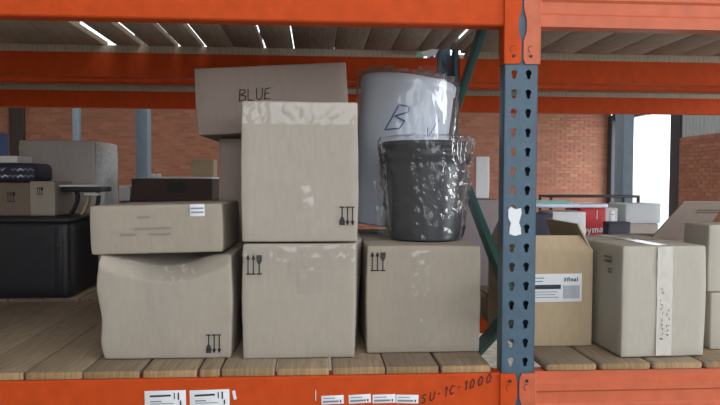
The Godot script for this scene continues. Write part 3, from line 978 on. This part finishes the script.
	part("front_flap", extrude(PackedVector2Array([Vector2(-0.11, 0.0), Vector2(0.075, 0.0), Vector2(0.085, 0.19), Vector2(-0.062, 0.19)]), 0.004), M.carton_old, hh, Vector3(0, 0.284, 0.125), Vector3(42, 0, 0))
	part("side_flap", extrude(PackedVector2Array([Vector2(-0.12, 0.0), Vector2(0.12, 0.0), Vector2(0.1, 0.13), Vector2(-0.1, 0.13)]), 0.004), M.carton_old, hh, Vector3(0.13, 0.284, 0.0), Vector3(0, 78, 0))
	for k in 2:
		part("printed_line", strokes([PackedVector2Array([Vector2(-0.03, 0.0), Vector2(0.05, 0.0)])], 0.006), M.grey_ink, hh.get_child(1) as Node3D, Vector3(0.03, 0.14 + 0.011 * k, 0.0005))
	var j := carton("cardboard_box", "lower grey carton at the far right edge of the shelf", Vector3(0.34, 0.168, 0.14), Vector3(1.325, 0.022, -0.19), 0.0, M.grey_carton, 16, 0.0015)
	var i := carton("cardboard_box", "upper grey carton at the far right edge of the shelf", Vector3(0.34, 0.198, 0.13), Vector3(1.318, 0.1915, -0.19), 0.0, M.grey_carton, 17, 0.0015)

# ------------------------------------------------------------------ second row goods
func small_box(called: String, label: String, size: Vector3, at: Vector3, m: Material, turn := 0.0, r := 0.003) -> Node3D:
	var t := thing(called, label, "box", at, turn)
	part("body", soft_box(size, r, 6, dented(size, 0.0015, int(at.x * 100), 0.001)), m, t)
	part("lid_edge", soft_box(Vector3(size.x + 0.002, 0.004, size.z + 0.002), 0.001), m, t, Vector3(0, size.y - 0.012, 0))
	return t

func make_far_goods() -> void:
	# left
	var s := Vector3(0.62, 0.32, 0.36)
	var t := thing("black_crate", "large black plastic crate on the far shelf left of the crushed carton", "crate", Vector3(-1.325, 0.022, -1.215))
	part("body", soft_box(s, 0.022, 8, dented(s, 0.003, 21)), M.black_tote, t)
	part("lid", soft_box(Vector3(s.x + 0.012, 0.022, s.z + 0.012), 0.008), M.black_tote, t, Vector3(0, s.y - 0.006, 0))
	part("corner_strap", soft_box(Vector3(0.03, 0.28, 0.006), 0.002), M.black_plastic, t, Vector3(0.27, 0.02, 0.184))
	part("buckle", soft_box(Vector3(0.018, 0.022, 0.01), 0.003), M.black_metal, t, Vector3(0.27, 0.2, 0.189))
	var gs := Vector3(0.375, 0.69, 0.37)
	var gb := thing("insulation_slab", "tall grey slab block with rough light side rising behind the crate", "slab", Vector3(-1.31, 0.022, -1.865))
	part("body", soft_box(gs, 0.008, 20, dented(gs, 0.007, 22, 0.0)), M.grey_block, gb)
	part("wrapper", soft_box(Vector3(0.004, 0.68, 0.36), 0.0015, 16, dented(Vector3(0.02, 0.68, 0.36), 0.006, 23, 0.0)), M.grey_wrap, gb, Vector3(0.189, 0.004, 0))
	var c1 := small_box("cardboard_box", "brown carton on the black crate below the patterned pack", Vector3(0.30, 0.138, 0.2), Vector3(-1.355, 0.361, -1.22), M.brown)
	part("handling_marks", strokes(marks(0.04), 0.003), M.ink, c1, Vector3(0.06, 0.06, 0.1025))
	var c2 := small_box("cardboard_box", "small pale carton on the black crate beside the dark tray", Vector3(0.1, 0.145, 0.2), Vector3(-1.153, 0.361, -1.22), M.carton2)
	part("handling_marks", strokes(marks(0.03), 0.003), M.ink, c2, Vector3(-0.02, 0.09, 0.1025))
	var pk := thing("patterned_pack", "soft pack with dark blue and grey pattern lying on the brown carton", "pack", Vector3(-1.318, 0.501, -1.215))
	var ps := Vector3(0.27, 0.082, 0.18)
	part("body", soft_box(ps, 0.02, 10, dented(ps, 0.005, 24)), M.navy, pk)
	var rngp := RandomNumberGenerator.new()
	rngp.seed = 9
	for k in 12:
		var x := -0.125 + 0.021 * k
		part("pattern_mark", strokes([PackedVector2Array([Vector2(x, 0.022), Vector2(x + 0.012, 0.03), Vector2(x + 0.022, 0.026)]), PackedVector2Array([Vector2(x, 0.05), Vector2(x + 0.012, 0.058), Vector2(x + 0.022, 0.052)])], 0.007), M.print_grey if k % 3 else M.paper, pk, Vector3(0, 0, ps.z / 2 + 0.004))
	var wb := small_box("white_box", "small white carton lying on the patterned pack at the left edge", Vector3(0.16, 0.03, 0.14), Vector3(-1.345, 0.584, -1.215), M.white_box)
	var bb := small_box("blue_box", "narrow blue box standing on the small white carton at the left edge", Vector3(0.07, 0.1, 0.1), Vector3(-1.39, 0.615, -1.215), mat(rgb(66, 110, 170), 0.6))
	# tray with a dark tool
	var tr := thing("dark_tray", "black tray with white top and bent legs beside the pale carton", "tray", Vector3(-1.010, 0.361, -1.225))
	part("top", soft_box(Vector3(0.17, 0.008, 0.16), 0.003), M.white_box, tr, Vector3(0, 0.122, 0))
	part("tray", soft_box(Vector3(0.165, 0.022, 0.155), 0.004), M.black_metal, tr, Vector3(0.004, 0.1, 0))
	for k in 3:
		var l := part("leg", soft_box(Vector3(0.016, 0.11, 0.02), 0.004, 4, func(p: Vector3) -> Vector3: return p + Vector3(0.03 * sin(p.y * 20.0), 0, 0)), M.black_metal if k != 1 else M.tan, tr, Vector3(-0.055 + 0.045 * k, 0.0, 0.03))
	part("arm", soft_box(Vector3(0.06, 0.012, 0.04), 0.004), M.white_box, tr, Vector3(0.055, 0.085, 0.08))
	var sw := small_box("white_box", "small white box between the grey slab and the long dark box", Vector3(0.055, 0.078, 0.08), Vector3(-1.012, 0.403, -1.84), M.white_box)
	var db0 := small_box("cardboard_box", "brown carton hidden under the long dark box", Vector3(0.5, 0.38, 0.34), Vector3(-0.77, 0.022, -1.92), M.dark_carton)
	var db := thing("dark_box", "long dark box with a white rimmed top on the far shelf above the flat carton", "box", Vector3(-0.756, 0.403, -1.92))
	part("body", soft_box(Vector3(0.418, 0.118, 0.32), 0.004, 6), M.dark_carton, db)
	part("rim", soft_box(Vector3(0.34, 0.01, 0.3), 0.003), M.white_box, db, Vector3(0.04, 0.118, 0))
	for k in 2:
		part("clip", soft_box(Vector3(0.022, 0.016, 0.02), 0.003), M.white_box, db, Vector3(-0.105 + 0.03 * k, 0.128, 0.13))
	part("dark_patch", extrude(PackedVector2Array([Vector2(-0.05, 0.0), Vector2(0.04, -0.008), Vector2(0.055, 0.02), Vector2(0.03, 0.05), Vector2(-0.04, 0.046), Vector2(-0.058, 0.024)]), 0.001), M.black_metal, db, Vector3(0.03, 0.05, 0.1612))
	var tn := small_box("cardboard_box", "small tan carton standing on the long dark box", Vector3(0.12, 0.098, 0.12), Vector3(-0.618, 0.5315, -1.94), M.tan)
	# middle
	small_box("cardboard_box", "grey purple carton behind the green brace", Vector3(0.20, 0.405, 0.3), Vector3(0.765, 0.022, -1.42), mat(rgb(150, 138, 140), 0.8))
	small_box("cardboard_box", "brown carton farther back behind the green brace", Vector3(0.30, 0.36, 0.3), Vector3(0.90, 0.022, -1.90), M.carton2)
	var cb := small_box("upright_panel", "pale narrow panel standing behind the bucket above the brace", Vector3(0.07, 0.21, 0.02), Vector3(0.837, 0.4285, -1.52), M.white_box)
	# right
	small_box("navy_box", "dark navy box on the far shelf right of the upright", Vector3(0.15, 0.335, 0.2), Vector3(1.067, 0.022, -1.46), M.navy)
	small_box("white_box", "white box on the far shelf between the navy and the red box", Vector3(0.165, 0.345, 0.2), Vector3(1.228, 0.022, -1.46), M.white_box)
	var rd := small_box("red_box", "red box with white lettering on the far shelf", Vector3(0.135, 0.358, 0.2), Vector3(1.413, 0.022, -1.61), M.red_box)
	var tx := TextMesh.new()
	tx.text = "Dymak"
	var fnt := SystemFont.new()
	fnt.font_names = PackedStringArray(["Droid Sans"])
	fnt.font_weight = 700
	tx.font = fnt
	tx.font_size = 32
	tx.pixel_size = 0.0013
	tx.depth = 0.001
	part("lettering", tx, M.white_box, rd, Vector3(0.01, 0.245, 0.1025), Vector3(0, 0, 4))
	part("stripe", strokes([PackedVector2Array([Vector2(-0.06, 0.33), Vector2(-0.06, 0.28)]), PackedVector2Array([Vector2(0.02, 0.345), Vector2(0.02, 0.3)])], 0.004), M.white_box, rd, Vector3(0, 0, 0.1022))
	var gl := small_box("grey_box", "grey box with a white label between the red box and the column", Vector3(0.075, 0.354, 0.2), Vector3(1.548, 0.022, -1.70), M.sheet_metal)
	sticker(gl, "paper_label", Vector3(0.01, 0.28, 0.103), 0.025, 0.06, 0, [[-0.006, 0.04, 0.006, 0.04, 0.004, M.print_grey]])
	small_box("black_box", "small black box on the far shelf in front of the column", Vector3(0.112, 0.296, 0.06), Vector3(1.478, 0.022, -1.385), M.navy)
	small_box("white_box", "pale box under the grey metal case at the gateway", Vector3(0.2, 0.27, 0.2), Vector3(1.72, 0.022, -1.72), M.carton3)
	var gc := small_box("metal_case", "light grey metal case on the pale box at the gateway", Vector3(0.19, 0.104, 0.2), Vector3(1.735, 0.2935, -1.72), M.sheet_metal)
	# bundle of folded film on the boxes
	var fb := thing("folded_film", "bundle of white and teal plastic film lying on the boxes right of the upright", "film bundle", Vector3(1.255, 0.381, -1.57))
	part("white_fold", soft_box(Vector3(0.46, 0.022, 0.16), 0.009, 14, dented(Vector3(0.46, 0.022, 0.16), 0.006, 31, 0.0)), M.white_plastic, fb)
	part("teal_fold", soft_box(Vector3(0.22, 0.014, 0.12), 0.006, 12, dented(Vector3(0.22, 0.014, 0.12), 0.006, 32, 0.0)), M.teal_film, fb, Vector3(-0.06, 0.021, 0))
	part("loose_end", soft_box(Vector3(0.05, 0.02, 0.1), 0.008, 6, dented(Vector3(0.05, 0.02, 0.1), 0.006, 33, 0.0)), M.white_box, fb, Vector3(-0.2, 0.018, 0.03))
	# black frame stand
	var st := thing("frame_stand", "black square-tube stand above the film bundle in front of the bricks", "stand", Vector3(1.60, 0.022, -2.0))
	part("rail", soft_box(Vector3(0.53, 0.014, 0.014), 0.002), M.black_metal, st, Vector3(0, 0.4, 0.09))
	part("rail", soft_box(Vector3(0.53, 0.014, 0.014), 0.002), M.black_metal, st, Vector3(0, 0.4, -0.09))
	for x in [-0.258, 0.258]:
		part("rail", soft_box(Vector3(0.014, 0.014, 0.19), 0.002), M.black_metal, st, Vector3(x, 0.4, 0))
		for z in [-0.09, 0.09]:
			part("leg", soft_box(Vector3(0.014, 0.402, 0.014), 0.002), M.black_metal, st, Vector3(x, 0, z))

func _ready() -> void:
	M.pane = clear_film(0.05, 0.02)
	make_view()
	make_materials()
	make_hall()
	make_racks()
	make_cartons_left()
	make_drum_and_bucket()
	make_cartons_right()
	make_far_goods()
